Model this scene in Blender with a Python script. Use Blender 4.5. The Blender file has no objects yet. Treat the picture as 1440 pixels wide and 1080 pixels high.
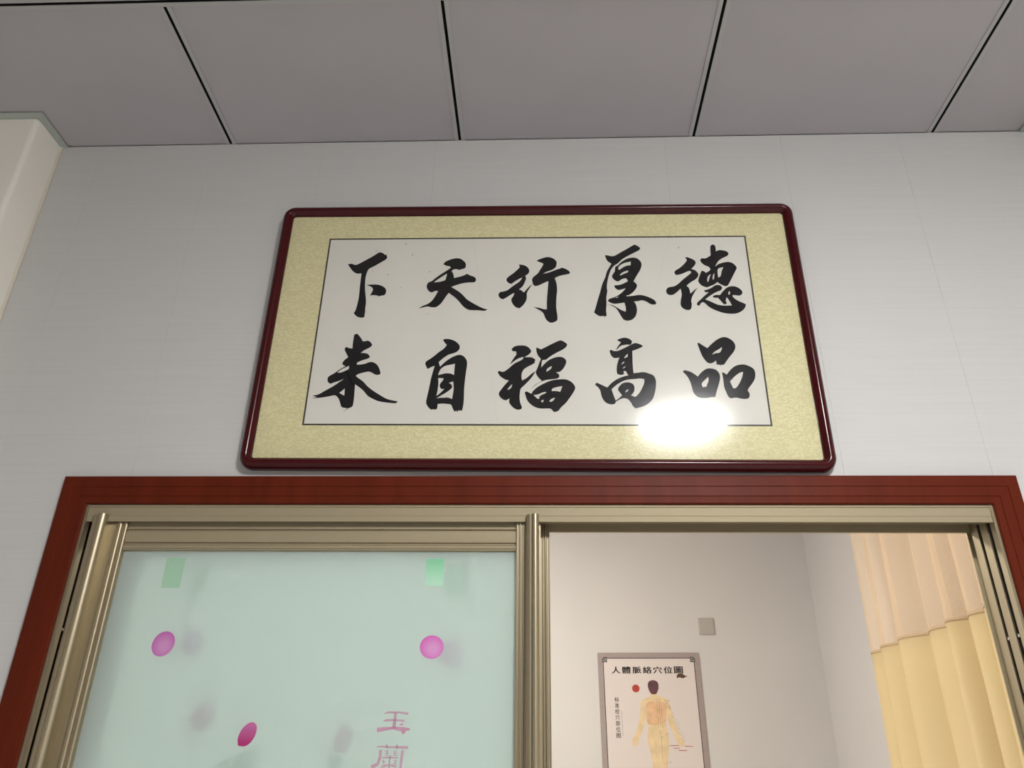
import bpy, bmesh, math, random
from mathutils import Vector, Matrix

# ---------------------------------------------------------------- camera, light, exposure
scene = bpy.context.scene
C = scene.collection
CAM = Vector((0.0, -1.5086, 1.5))
PITCH, YAW, ROLL, FOCAL = 0.4713, -0.0404, 0.0131, 1097.5
fwd = Vector((math.sin(YAW)*math.cos(PITCH), math.cos(YAW)*math.cos(PITCH), math.sin(PITCH)))
rgt = Vector((math.cos(YAW), -math.sin(YAW), 0))
upv = rgt.cross(fwd)
cr, sr = math.cos(ROLL), math.sin(ROLL)
r2, u2 = rgt*cr + upv*sr, upv*cr - rgt*sr
cam_data = bpy.data.cameras.new('camera')
cam_data.sensor_width = 36.0
cam_data.lens = FOCAL*36.0/1440.0
cam_data.clip_start = 0.02
cam = bpy.data.objects.new('camera', cam_data)
C.objects.link(cam)
m = Matrix((r2, u2, -fwd)).transposed().to_4x4()
m.translation = CAM
cam.matrix_world = m
scene.camera = cam

world = bpy.data.worlds.new('world')
scene.world = world
world.use_nodes = True
world.node_tree.nodes['Background'].inputs[0].default_value = (0, 0, 0, 1)
world.node_tree.nodes['Background'].inputs[1].default_value = 0.0      # closed rooms: only the two ceiling lamps give light
vs = scene.view_settings
vs.view_transform = 'Standard'
vs.look = 'None'
vs.exposure = 1.40
vs.gamma = 1.0
vs.use_curve_mapping = False
scene.cycles.use_denoising = True
scene.cycles.max_bounces = 8
scene.cycles.diffuse_bounces = 6
scene.cycles.transparent_max_bounces = 16
scene.cycles.sample_clamp_indirect = 8.0

LAMP_MAIN = 68.0      # radiance of the round lamp above the camera
LAMP_INNER = 57.0     # radiance of the lamp in the treatment room

# ---------------------------------------------------------------- helpers
def lin(r, g, b):
    f = lambda c: (c/255.0)/12.92 if c <= 10 else ((c/255.0+0.055)/1.055)**2.4
    return (f(r), f(g), f(b), 1)

def mat(name, col, rough=0.5, metal=0.0, coat=0.0, noise=None, bump=None, spec=None):
    """principled material; noise = (scale xyz, amount); bump = (scale xyz, strength)"""
    mt = bpy.data.materials.new(name)
    mt.use_nodes = True
    nt = mt.node_tree
    b = nt.nodes['Principled BSDF']
    b.inputs['Base Color'].default_value = col
    b.inputs['Roughness'].default_value = rough
    b.inputs['Metallic'].default_value = metal
    b.inputs['Coat Weight'].default_value = coat
    b.inputs['Coat Roughness'].default_value = 0.08
    if spec is not None:
        b.inputs['Specular IOR Level'].default_value = spec
    def tex(scale):
        tc = nt.nodes.new('ShaderNodeTexCoord')
        mp = nt.nodes.new('ShaderNodeMapping')
        mp.inputs['Scale'].default_value = scale
        nz = nt.nodes.new('ShaderNodeTexNoise')
        nz.inputs['Scale'].default_value = 1.0
        nz.inputs['Detail'].default_value = 4.0
        nt.links.new(tc.outputs['Object'], mp.inputs[0])
        nt.links.new(mp.outputs[0], nz.inputs['Vector'])
        return nz
    if noise:
        nz = tex(noise[0])
        hs = nt.nodes.new('ShaderNodeMapRange')
        hs.inputs[1].default_value = 0.3; hs.inputs[2].default_value = 0.7
        hs.inputs[3].default_value = 1.0-noise[1]; hs.inputs[4].default_value = 1.0+noise[1]*0.6
        mx = nt.nodes.new('ShaderNodeMix'); mx.data_type = 'RGBA'; mx.blend_type = 'MULTIPLY'
        mx.inputs[0].default_value = 1.0
        mx.inputs[6].default_value = col
        nt.links.new(nz.outputs['Fac'], hs.inputs[0])
        nt.links.new(hs.outputs[0], mx.inputs[7])
        nt.links.new(mx.outputs[2], b.inputs['Base Color'])
    if bump:
        nz = tex(bump[0])
        bp = nt.nodes.new('ShaderNodeBump')
        bp.inputs['Strength'].default_value = bump[1]
        bp.inputs['Distance'].default_value = 0.001
        nt.links.new(nz.outputs['Fac'], bp.inputs['Height'])
        nt.links.new(bp.outputs[0], b.inputs['Normal'])
    return mt

def add_box(bm, x0, x1, y0, y1, z0, z1):
    vs_ = [bm.verts.new(p) for p in ((x0,y0,z0),(x1,y0,z0),(x1,y1,z0),(x0,y1,z0),(x0,y0,z1),(x1,y0,z1),(x1,y1,z1),(x0,y1,z1))]
    for f in ((0,3,2,1),(4,5,6,7),(0,1,5,4),(1,2,6,5),(2,3,7,6),(3,0,4,7)):
        bm.faces.new([vs_[i] for i in f])

def add_prism(bm, pts, a, b, axis):
    """extrude a 2-D outline between a and b along an axis: 'x' pts=(y,z), 'y' pts=(x,z), 'z' pts=(x,y)"""
    def P(p, t):
        return {'x': (t, p[0], p[1]), 'y': (p[0], t, p[1]), 'z': (p[0], p[1], t)}[axis]
    A = [bm.verts.new(P(p, a)) for p in pts]
    B = [bm.verts.new(P(p, b)) for p in pts]
    n = len(pts)
    bm.faces.new(A); bm.faces.new(B[::-1])
    for i in range(n):
        bm.faces.new((A[i], B[i], B[(i+1) % n], A[(i+1) % n]))

def obj(name, bm, material, parent=None, smooth=False, bevel=0.0):
    bmesh.ops.recalc_face_normals(bm, faces=bm.faces)
    me = bpy.data.meshes.new(name)
    bm.to_mesh(me); bm.free()
    if material: me.materials.append(material)
    if smooth:
        for p in me.polygons: p.use_smooth = True
    o = bpy.data.objects.new(name, me)
    C.objects.link(o)
    if parent: o.parent = parent
    if bevel:
        bv = o.modifiers.new('bevel', 'BEVEL'); bv.width = bevel; bv.segments = 2; bv.limit_method = 'ANGLE'
    return o

def box(name, dims, material, parent=None, bevel=0.0):
    bm = bmesh.new(); add_box(bm, *dims)
    return obj(name, bm, material, parent, bevel=bevel)

def prism(name, pts, a, b, axis, material, parent=None, smooth=False):
    bm = bmesh.new(); add_prism(bm, pts, a, b, axis)
    o = obj(name, bm, material, parent)
    if smooth: shade_auto(o)
    return o

def shade_auto(o, ang=40):
    me = o.data
    for p in me.polygons: p.use_smooth = True
    bm = bmesh.new(); bm.from_mesh(me)
    for e in bm.edges:
        if len(e.link_faces) == 2 and e.calc_face_angle() > math.radians(ang): e.smooth = False
    bm.to_mesh(me); bm.free()

def empty(name, loc=(0,0,0)):
    o = bpy.data.objects.new(name, None); o.empty_display_size = 0.1
    C.objects.link(o); o.location = loc
    return o

def tag(o, label, cat, group=None):
    o['label'] = label; o['category'] = cat
    if group: o['group'] = group
    return o

def struct(o, label=None, cat=None):
    o['kind'] = 'structure'
    if label: o['label'] = label
    if cat: o['category'] = cat
    return o

def smooth_loop(pts, corner=55.0, sub=3):
    """Catmull-Rom through a closed outline, keeping sharp corners"""
    n = len(pts); out = []
    V = [Vector(p) for p in pts]
    def sharp(i):
        a, b = V[i]-V[i-1], V[(i+1) % n]-V[i]
        return a.length > 0 and b.length > 0 and math.degrees(a.angle(b)) > corner
    S = [sharp(i) for i in range(n)]
    for i in range(n):
        p1, p2 = V[i], V[(i+1) % n]
        t1 = Vector((0,0)) if S[i] else (p2-V[i-1])*0.5
        t2 = Vector((0,0)) if S[(i+1) % n] else (V[(i+2) % n]-p1)*0.5
        L = (p2-p1).length
        if t1.length > L: t1 = t1*(L/t1.length)
        if t2.length > L: t2 = t2*(L/t2.length)
        if S[i]: t1 = (p2-p1)*0.9
        if S[(i+1) % n]: t2 = (p2-p1)*0.9
        for k in range(sub):
            t = k/sub
            h00 = 2*t**3-3*t**2+1; h10 = t**3-2*t**2+t; h01 = -2*t**3+3*t**2; h11 = t**3-t**2
            out.append(p1*h00+t1*h10+p2*h01+t2*h11)
    return out

def curve_mesh(cu):
    o = bpy.data.objects.new('tmp', cu); C.objects.link(o)
    dg = bpy.context.evaluated_depsgraph_get(); dg.update()
    me = bpy.data.meshes.new_from_object(o.evaluated_get(dg))
    bpy.data.objects.remove(o)
    return me

def ink(name, loops, material, parent, y, thick=0.0002, z_off=0.0, x_off=0.0):
    """flat filled print in the x-z plane, standing 'thick' proud towards -y at depth y"""
    cu = bpy.data.curves.new(name, 'CURVE'); cu.dimensions = '2D'; cu.fill_mode = 'BOTH'; cu.extrude = thick/2
    for lp in loops:
        sp = cu.splines.new('POLY'); sp.points.add(len(lp)-1)
        for i, p in enumerate(lp): sp.points[i].co = (p[0], p[1], 0, 1)
        sp.use_cyclic_u = True
    me = curve_mesh(cu); me.name = name
    me.transform(Matrix(((1,0,0,x_off),(0,0,-1,y-thick/2),(0,1,0,z_off),(0,0,0,1))))
    me.use_auto_texspace = True; me.update()
    me.materials.clear(); me.materials.append(material)
    o = bpy.data.objects.new(name, me); C.objects.link(o); o.parent = parent
    return o

def text(name, body, material, parent, x, z, w, h, y, bold=0.0, thick=0.0002):
    """printed lettering fitted into the rectangle with lower left corner x, z"""
    cu = bpy.data.curves.new(name, 'FONT'); cu.body = body; cu.size = 1.0; cu.extrude = 0.0
    me = curve_mesh(cu); me.name = name
    if bold:      # heavier strokes: the glyph printed again, slightly shifted
        bm = bmesh.new(); bm.from_mesh(me); base = bm.faces[:]
        for k, (dx, dy) in enumerate(((bold,0),(-bold,0),(0,bold*0.6),(0,-bold*0.6))):
            ret = bmesh.ops.duplicate(bm, geom=base)
            bmesh.ops.translate(bm, verts=[v for v in ret['geom'] if isinstance(v, bmesh.types.BMVert)], vec=(dx, dy, 0))
        bm.to_mesh(me); bm.free()
    xs = [v.co.x for v in me.vertices]; ys = [v.co.y for v in me.vertices]
    x0, x1, y0, y1 = min(xs), max(xs), min(ys), max(ys)
    sx, sy = w/(x1-x0), h/(y1-y0)
    me.transform(Matrix(((sx,0,0,x-x0*sx),(0,0,1,y-thick),(0,sy,0,z-y0*sy),(0,0,0,1))))
    me.materials.clear(); me.materials.append(material)
    o = bpy.data.objects.new(name, me); C.objects.link(o); o.parent = parent
    return o

def ellipse(cx, cz, rx, rz, rot=0.0, n=36):
    c, s = math.cos(rot), math.sin(rot)
    return [(cx+rx*math.cos(2*math.pi*i/n)*c-rz*math.sin(2*math.pi*i/n)*s, cz+rx*math.cos(2*math.pi*i/n)*s+rz*math.sin(2*math.pi*i/n)*c) for i in range(n)]

def stroke(pts, widths):
    """one brush stroke: a centre line with a width at each point, as an outline"""
    L, R_ = [], []
    V = [Vector(p) for p in pts]
    for i, p in enumerate(V):
        d = (V[min(i+1, len(V)-1)]-V[max(i-1, 0)]).normalized()
        nn = Vector((-d.y, d.x))*widths[i]*0.5
        L.append(p+nn); R_.append(p-nn)
    return [tuple(p) for p in L+R_[::-1]]

# ---------------------------------------------------------------- materials
M = {}
M['panel'] = mat('white_wall_panel', lin(196,195,193), 0.5, noise=((3,3,160), 0.03), bump=((4,4,220), 0.12), spec=0.3)
M['paint'] = mat('white_wall_paint', lin(206,203,201), 0.7, noise=((3,3,3), 0.02))
M['pilaster'] = mat('pilaster_paint', lin(232,228,218), 0.85, noise=((2,2,2), 0.02))
M['tile'] = mat('ceiling_tile', lin(178,174,178), 0.9, noise=((5,5,5), 0.03))
M['tee'] = mat('ceiling_grid_metal', lin(177,177,177), 0.5)
M['slot'] = mat('dark_slot', (0.004,0.004,0.004,1), 0.9, spec=0.1)
M['angle'] = mat('grey_green_angle', lin(172,180,172), 0.6)
M['seal'] = mat('beige_sealant', lin(206,199,182), 0.8)
M['floor'] = mat('floor_tile', lin(224,222,219), 0.35, noise=((2,2,2), 0.05))
M['casing'] = mat('red_brown_casing', lin(92,33,16), 0.46, noise=((30,30,3), 0.14), spec=0.10)
M['alu'] = mat('champagne_aluminium', lin(172,160,134), 0.40, metal=0.85, noise=((180,180,3), 0.015))
M['alu_matte'] = mat('matte_champagne_aluminium', lin(158,146,120), 0.62, metal=0.35, noise=((3,180,180), 0.02), spec=0.3)
M['rubber'] = mat('black_brush_strip', (0.006,0.006,0.006,1), 0.9)
M['maroon'] = mat('maroon_lacquer', lin(62,8,12), 0.22, coat=0.12, noise=((12,12,12), 0.1), spec=0.25)
M['ink'] = mat('black_ink', lin(17,16,17), 0.8, spec=0.15)
M['smudge'] = mat('grey_ink_smudge', lin(166,162,151), 0.85)
M['line'] = mat('dark_border_line', lin(46,42,32), 0.7)
M['paper'] = mat('white_rice_paper', lin(216,213,204), 0.85, noise=((6,6,6), 0.03), spec=0.2)
M['board'] = mat('backing_board', lin(150,120,85), 0.8)
M['white_plastic'] = mat('white_plastic', lin(176,170,163), 0.4)
M['lamp_body'] = mat('white_lamp_body', lin(235,235,232), 0.4)
M['poster'] = mat('poster_white_print', lin(216,206,202), 0.4, noise=((7,7,7), 0.02))
M['poster_band'] = mat('poster_grey_mauve_print', lin(160,146,144), 0.4, noise=((60,60,60), 0.06))
M['poster_black'] = mat('poster_black_print', lin(38,28,26), 0.5)
M['poster_skin'] = mat('poster_skin_print', lin(224,200,160), 0.45, noise=((22,22,22), 0.12))
M['poster_back'] = mat('poster_orange_print', lin(222,182,144), 0.45, noise=((30,30,30), 0.14))
M['poster_hair'] = mat('poster_hair_print', lin(98,62,70), 0.45, noise=((40,40,40), 0.3))
M['poster_red'] = mat('poster_red_print', lin(178,64,54), 0.45)
M['poster_brown'] = mat('poster_brown_print', lin(84,58,44), 0.45)
M['screw'] = mat('zinc_screw', lin(190,188,180), 0.35, metal=0.9)
M['rail_white'] = mat('white_track', lin(222,220,212), 0.4)

def brocade():
    """woven silk mount: pale gold with a small raised cloud pattern"""
    mt = mat('gold_brocade', lin(220,212,166), 0.62, spec=0.3)
    nt = mt.node_tree; b = nt.nodes['Principled BSDF']
    tc = nt.nodes.new('ShaderNodeTexCoord'); mp = nt.nodes.new('ShaderNodeMapping')
    mp.inputs['Scale'].default_value = (70, 70, 150)
    nz = nt.nodes.new('ShaderNodeTexNoise'); nz.inputs['Scale'].default_value = 1.0; nz.inputs['Detail'].default_value = 1.5
    nz.inputs['Distortion'].default_value = 2.2
    rp = nt.nodes.new('ShaderNodeValToRGB')
    rp.color_ramp.elements[0].position = 0.46; rp.color_ramp.elements[0].color = lin(207,200,153)
    rp.color_ramp.elements[1].position = 0.56; rp.color_ramp.elements[1].color = lin(220,213,170)
    bp = nt.nodes.new('ShaderNodeBump'); bp.inputs['Strength'].default_value = 0.25; bp.inputs['Distance'].default_value = 0.0008
    nt.links.new(tc.outputs['Object'], mp.inputs[0]); nt.links.new(mp.outputs[0], nz.inputs['Vector'])
    nt.links.new(nz.outputs['Fac'], rp.inputs[0]); nt.links.new(rp.outputs[0], b.inputs['Base Color'])
    nt.links.new(nz.outputs['Fac'], bp.inputs['Height']); nt.links.new(bp.outputs[0], b.inputs['Normal'])
    return mt
M['brocade'] = brocade()

def shader_mat(name):
    mt = bpy.data.materials.new(name); mt.use_nodes = True
    nt = mt.node_tree; nt.nodes.clear()
    out = nt.nodes.new('ShaderNodeOutputMaterial')
    return mt, nt, out

def clear_glass():
    """thin picture glass: clear, with a sharp reflection and a faint imitated camera glow around it"""
    mt, nt, out = shader_mat('picture_glass')
    tr = nt.nodes.new('ShaderNodeBsdfTransparent'); tr.inputs[0].default_value = (0.99,0.99,0.99,1)
    g1 = nt.nodes.new('ShaderNodeBsdfGlossy'); g1.inputs['Roughness'].default_value = 0.02
    g2 = nt.nodes.new('ShaderNodeBsdfGlossy'); g2.inputs['Roughness'].default_value = 0.13  # rougher lobe stands in for bloom around the mirrored lamp
    mg = nt.nodes.new('ShaderNodeMixShader'); mg.inputs[0].default_value = 0.22
    lw_ = nt.nodes.new('ShaderNodeLayerWeight'); lw_.inputs[0].default_value = 0.5
    p5 = nt.nodes.new('ShaderNodeMath'); p5.operation = 'POWER'; p5.inputs[1].default_value = 5.0
    fr = nt.nodes.new('ShaderNodeMath'); fr.operation = 'MULTIPLY_ADD'; fr.inputs[1].default_value = 0.95; fr.inputs[2].default_value = 0.026
    nt.links.new(lw_.outputs['Facing'], p5.inputs[0]); nt.links.new(p5.outputs[0], fr.inputs[0])
    mx = nt.nodes.new('ShaderNodeMixShader')
    nt.links.new(g1.outputs[0], mg.inputs[1]); nt.links.new(g2.outputs[0], mg.inputs[2])
    nt.links.new(fr.outputs[0], mx.inputs[0]); nt.links.new(tr.outputs[0], mx.inputs[1]); nt.links.new(mg.outputs[0], mx.inputs[2])
    nt.links.new(mx.outputs[0], out.inputs[0])
    return mt
M['glass'] = clear_glass()

def frosted(name, col, body, clear_rough):
    mt, nt, out = shader_mat(name)
    df = nt.nodes.new('ShaderNodeBsdfDiffuse'); df.inputs[0].default_value = col
    tl = nt.nodes.new('ShaderNodeBsdfTranslucent'); tl.inputs[0].default_value = col
    rf = nt.nodes.new('ShaderNodeBsdfRefraction'); rf.inputs[0].default_value = (0.96,1.0,0.98,1)
    rf.inputs['Roughness'].default_value = clear_rough; rf.inputs['IOR'].default_value = 1.18
    gl = nt.nodes.new('ShaderNodeBsdfGlossy'); gl.inputs['Roughness'].default_value = 0.22
    m1 = nt.nodes.new('ShaderNodeMixShader'); m1.inputs[0].default_value = 0.45
    m2 = nt.nodes.new('ShaderNodeMixShader'); m2.inputs[0].default_value = body
    m3 = nt.nodes.new('ShaderNodeMixShader'); m3.inputs[0].default_value = 0.05
    nt.links.new(df.outputs[0], m1.inputs[1]); nt.links.new(tl.outputs[0], m1.inputs[2])
    nt.links.new(rf.outputs[0], m2.inputs[1]); nt.links.new(m1.outputs[0], m2.inputs[2])
    nt.links.new(m2.outputs[0], m3.inputs[1]); nt.links.new(gl.outputs[0], m3.inputs[2])
    nt.links.new(m3.outputs[0], out.inputs[0])
    return mt
M['frost'] = frosted('frosted_mint_glass', (0.80,0.90,0.87,1), 0.55, 0.22)

def film(name, col, col2=None, trans=0.38, clear=0.3, radial=False):
    """translucent coloured print on the glass, two inks blended along the motif"""
    mt, nt, out = shader_mat(name)
    df = nt.nodes.new('ShaderNodeBsdfDiffuse'); tl = nt.nodes.new('ShaderNodeBsdfTranslucent')
    mx = nt.nodes.new('ShaderNodeMixShader'); mx.inputs[0].default_value = trans
    for s in (df, tl): s.inputs[0].default_value = col
    if col2:
        tc = nt.nodes.new('ShaderNodeTexCoord'); sp = nt.nodes.new('ShaderNodeSeparateXYZ')
        rp = nt.nodes.new('ShaderNodeValToRGB')
        rp.color_ramp.elements[0].color = col; rp.color_ramp.elements[0].position = 0.15
        rp.color_ramp.elements[1].color = col2; rp.color_ramp.elements[1].position = 0.85
        if radial:      # paler ink in the middle, fuller towards the rim
            mp = nt.nodes.new('ShaderNodeMapping'); mp.inputs['Location'].default_value = (-0.55, 0, -0.42); mp.inputs['Scale'].default_value = (1, 0, 1)
            ln = nt.nodes.new('ShaderNodeVectorMath'); ln.operation = 'LENGTH'
            nt.links.new(tc.outputs['Generated'], mp.inputs[0]); nt.links.new(mp.outputs[0], ln.inputs[0]); nt.links.new(ln.outputs['Value'], rp.inputs[0])
            rp.color_ramp.elements[1].position = 0.6
        else:
            nt.links.new(tc.outputs['Generated'], sp.inputs[0]); nt.links.new(sp.outputs['Z'], rp.inputs[0])
        for s in (df, tl): nt.links.new(rp.outputs[0], s.inputs[0])
    tp = nt.nodes.new('ShaderNodeBsdfTransparent'); m2 = nt.nodes.new('ShaderNodeMixShader'); m2.inputs[0].default_value = clear
    nt.links.new(df.outputs[0], mx.inputs[1]); nt.links.new(tl.outputs[0], mx.inputs[2])
    nt.links.new(mx.outputs[0], m2.inputs[1]); nt.links.new(tp.outputs[0], m2.inputs[2])
    nt.links.new(m2.outputs[0], out.inputs[0])
    return mt
M['pink'] = film('pink_print', lin(234,172,224), lin(222,116,204), radial=True)
M['pink_b'] = film('bright_pink_print', lin(248,184,236), lin(240,126,216), radial=True)
M['magenta'] = film('magenta_print', lin(206,56,140), lin(224,124,190))
M['green_d'] = film('pale_green_print', lin(196,230,204), clear=0.45)
M['green_b'] = film('bright_green_print', lin(216,252,230), lin(172,238,198), clear=0.45)
M['leafg'] = film('leaf_green_print', lin(140,186,150))
M['pinktext'] = film('pink_letter_print', lin(222,150,186), lin(214,166,190))

def cloth(name, col, trans, net=False):
    mt, nt, out = shader_mat(name)
    df = nt.nodes.new('ShaderNodeBsdfDiffuse'); df.inputs[0].default_value = col
    tl = nt.nodes.new('ShaderNodeBsdfTranslucent'); tl.inputs[0].default_value = col
    mx = nt.nodes.new('ShaderNodeMixShader'); mx.inputs[0].default_value = trans
    nt.links.new(df.outputs[0], mx.inputs[1]); nt.links.new(tl.outputs[0], mx.inputs[2])
    last = mx
    if net:   # knitted net: a grid of small open holes, counted along the cloth
        uv = nt.nodes.new('ShaderNodeUVMap'); sp = nt.nodes.new('ShaderNodeSeparateXYZ')
        nt.links.new(uv.outputs[0], sp.inputs[0])
        def wave(sock):
            a = nt.nodes.new('ShaderNodeMath'); a.operation = 'MULTIPLY'; a.inputs[1].default_value = 2*math.pi/0.0075
            b = nt.nodes.new('ShaderNodeMath'); b.operation = 'SINE'
            nt.links.new(sock, a.inputs[0]); nt.links.new(a.outputs[0], b.inputs[0]); return b
        wx, wy = wave(sp.outputs['X']), wave(sp.outputs['Y'])
        pr = nt.nodes.new('ShaderNodeMath'); pr.operation = 'MULTIPLY'
        gt = nt.nodes.new('ShaderNodeMath'); gt.operation = 'GREATER_THAN'; gt.inputs[1].default_value = 0.25
        nt.links.new(wx.outputs[0], pr.inputs[0]); nt.links.new(wy.outputs[0], pr.inputs[1]); nt.links.new(pr.outputs[0], gt.inputs[0])
        tp = nt.nodes.new('ShaderNodeBsdfTransparent')
        m2 = nt.nodes.new('ShaderNodeMixShader')
        nt.links.new(gt.outputs[0], m2.inputs[0]); nt.links.new(mx.outputs[0], m2.inputs[1]); nt.links.new(tp.outputs[0], m2.inputs[2])
        last = m2
    nt.links.new(last.outputs[0], out.inputs[0])
    return mt
M['net'] = cloth('peach_net', (0.94,0.76,0.56,1), 0.35, net=True)
M['cloth'] = cloth('yellow_curtain_cloth', (0.87,0.73,0.44,1), 0.35)
M['hem'] = cloth('curtain_seam_tape', (0.74,0.57,0.38,1), 0.25)

def emit(name, col, strength):
    mt, nt, out = shader_mat(name)
    e = nt.nodes.new('ShaderNodeEmission'); e.inputs[0].default_value = col; e.inputs[1].default_value = strength
    nt.links.new(e.outputs[0], out.inputs[0]); return mt

# ---------------------------------------------------------------- setting: dimensions
H = 2.978                       # ceiling
XL, XR, YB = -2.6, 2.6, -3.9    # outer room
IY, IXL, IXR = 2.95, -2.2, 1.505  # treatment room
WT = 0.10                       # door wall thickness
OXL, OXR, OZ = -0.935, 0.893, 2.0   # rough opening

def wall_outline(x0, x1, z1=H):
    return [(x0,0),(OXL,0),(OXL,OZ),(OXR,OZ),(OXR,0),(x1,0),(x1,z1),(x0,z1)]
wall_back = struct(prism('wall_back', wall_outline(XL, XR), 0.006, WT, 'y', M['paint']), 'white panelled wall above and around the sliding door', 'wall')
# upright panels with fine joints, 0.293 m wide
PW = 0.2931
k0 = math.floor((XL-0.027)/PW)
g = 0.00012
for k in range(k0, 20):
    a, b = 0.027+k*PW+g, 0.027+(k+1)*PW-g
    a, b = max(a, XL), min(b, XR)
    if b-a < 0.02: continue
    if b < OXL or a > OXR: pts = [(a,0),(b,0),(b,H),(a,H)]
    elif a >= OXL and b <= OXR: pts = [(a,OZ),(b,OZ),(b,H),(a,H)]
    elif a < OXL: pts = [(a,0),(OXL,0),(OXL,OZ),(b,OZ),(b,H),(a,H)]
    else: pts = [(a,OZ),(OXR,OZ),(OXR,0),(b,0),(b,H),(a,H)]
    prism('wall_panel', pts, 0.0, 0.007, 'y', M['panel'], wall_back)

struct(box('wall_left', (XL-0.1, XL, YB, 0.1, 0, H), M['paint']), 'plain white side wall of the room', 'wall')
struct(box('wall_right', (XR, XR+0.1, YB, 0.1, 0, H), M['paint']), 'plain white side wall across the room', 'wall')
struct(box('wall_front', (XL-0.1, XR+0.1, YB-0.1, YB, 0, H), M['paint']), 'plain white wall facing the sliding door', 'wall')
struct(box('floor', (XL-0.1, XR+0.1, YB-0.1, 3.15, -0.1, 0), M['floor']), 'light floor running through both rooms', 'floor')

# pilasters on the door wall, with rounded arrises
def pilaster(name, x0, x1, y0, label, right_round=True):
    r = 0.012; pts = [(x0, 0.006)]
    for cx, a0 in ((x0+r, 180), (x1-r, 270)):
        for i in range(6):
            a = math.radians(a0+90*i/5); pts.append((cx+r*math.cos(a), y0+r+r*math.sin(a)))
    pts.append((x1, 0.006))
    o = prism(name, pts, 0, H-0.001, 'z', M['pilaster'], smooth=True)
    return struct(o, label, 'pillar')
pilaster('wall_pilaster', -1.95, -1.2576, -0.104, 'white plastered pillar step beside the door wall, beige corner joint')
pilaster('wall_pilaster', 1.2275, 1.9, -0.104, 'white plastered pillar step at the corner away from the beige joint')
# sealant bead in the corner of the left pilaster
struct(prism('trim_4', [(-1.2580,-0.001),(-1.2525,-0.001),(-1.2535,-0.004),(-1.2580,-0.008)], 0, H-0.002, 'z', M['seal']), 'beige sealant bead in the pillar corner', 'trim')
# grey ceiling angle round the pilasters
def ceiling_angle(name, xs, side, label):
    w, t = 0.017, 0.004
    bm = bmesh.new()
    if side > 0:   # pilaster to the left of xs
        add_box(bm, -1.97, xs+w, -0.104-w, -0.104-0.0005, H-t, H-0.0005); add_box(bm, xs+0.0005, xs+w, -0.104, -0.0005, H-t, H-0.0005)
        add_box(bm, -1.97, xs+0.002, -0.1065, -0.1045, H-0.006, H-t); add_box(bm, xs+0.0005, xs+0.002, -0.1045, -0.0005, H-0.006, H-t)
    else:
        add_box(bm, xs-w, 1.92, -0.104-w, -0.104-0.0005, H-t, H-0.0005); add_box(bm, xs-w, xs-0.0005, -0.104, -0.0005, H-t, H-0.0005)
        add_box(bm, xs-0.002, 1.92, -0.1065, -0.1045, H-0.006, H-t); add_box(bm, xs-0.002, xs-0.0005, -0.1045, -0.0005, H-0.006, H-t)
    return struct(obj(name, bm, M['angle']), label, 'trim')
ceiling_angle('trim_5', -1.2576, 1, 'grey green metal angle where the ceiling meets the pillar with the beige joint')
ceiling_angle('trim_6', 1.2275, -1, 'grey metal angle where the ceiling meets the far pillar')

# suspended ceiling: slab, tiles, grid of slotted tees
ceiling = struct(box('ceiling', (XL-0.1, XR+0.1, YB-0.1, 0.1, H+0.03, H+0.1), M['paint']), 'suspended ceiling of grey white tiles in a slotted metal grid', 'ceiling')
joint_x = [-0.804+0.6*i for i in range(-2, 6)]
joint_y = [-0.42-0.6*i for i in range(0, 6)]
xb = [XL]+joint_x+[XR]; yb = [0.0]+joint_y+[YB]
tile_cache = {}
for i in range(len(xb)-1):
    for j in range(len(yb)-1):
        x0, x1, y1, y0 = xb[i], xb[i+1], yb[j], yb[j+1]
        w, d = round(x1-x0-0.02, 4), round(y1-y0-(0.01 if j in (0, len(yb)-2) else 0.02), 4)
        if (w, d) not in tile_cache:
            bm = bmesh.new(); add_box(bm, -w/2, w/2, -d/2, d/2, 0, 0.012)
            me = bpy.data.meshes.new('ceiling_tile'); bmesh.ops.recalc_face_normals(bm, faces=bm.faces); bm.to_mesh(me); bm.free()
            me.materials.append(M['tile']); tile_cache[(w, d)] = me
        t = bpy.data.objects.new('ceiling_tile', tile_cache[(w, d)]); C.objects.link(t)
        yc = (y0+y1)/2 + (0.005 if j == 0 else (-0.005 if j == len(yb)-2 else 0))
        t.location = ((x0+x1)/2, yc, H+0.0022); t.parent = ceiling
def tee(a, b, c, along):
    """slotted tee: two flanges with an open dark groove between them"""
    prof = [(-0.013,0),(-0.0036,0),(-0.0036,0.010),(0.0036,0.010),(0.0036,0),(0.013,0),(0.013,0.0018),(0.005,0.0018),(0.005,0.028),(-0.005,0.028),(-0.005,0.0018),(-0.013,0.0018)]
    bm = bmesh.new()
    if along == 'y': add_prism(bm, [(c+p, H+q) for p, q in prof], a, b, 'y')
    else: add_prism(bm, [(c+p, H+q) for p, q in prof], a, b, 'x')
    o = obj('grid_tee', bm, M['tee'], ceiling)
    bm = bmesh.new()
    if along == 'y': add_box(bm, c-0.0035, c+0.0035, a, b, H+0.0015, H+0.0098)
    else: add_box(bm, a, b, c-0.0035, c+0.0035, H+0.0015, H+0.0098)
    s = obj('groove_liner', bm, M['slot'], o)
for x in joint_x:
    ys = [-0.0005]+joint_y+[YB]
    for j in range(len(ys)-1):
        hi = ys[j]-(0.0 if j == 0 else 0.0135); lo = ys[j+1]+(0.0 if j == len(ys)-2 else 0.0135)
        tee(lo, hi, x, 'y')
for y in joint_y: tee(XL, XR, y, 'x')

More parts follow.
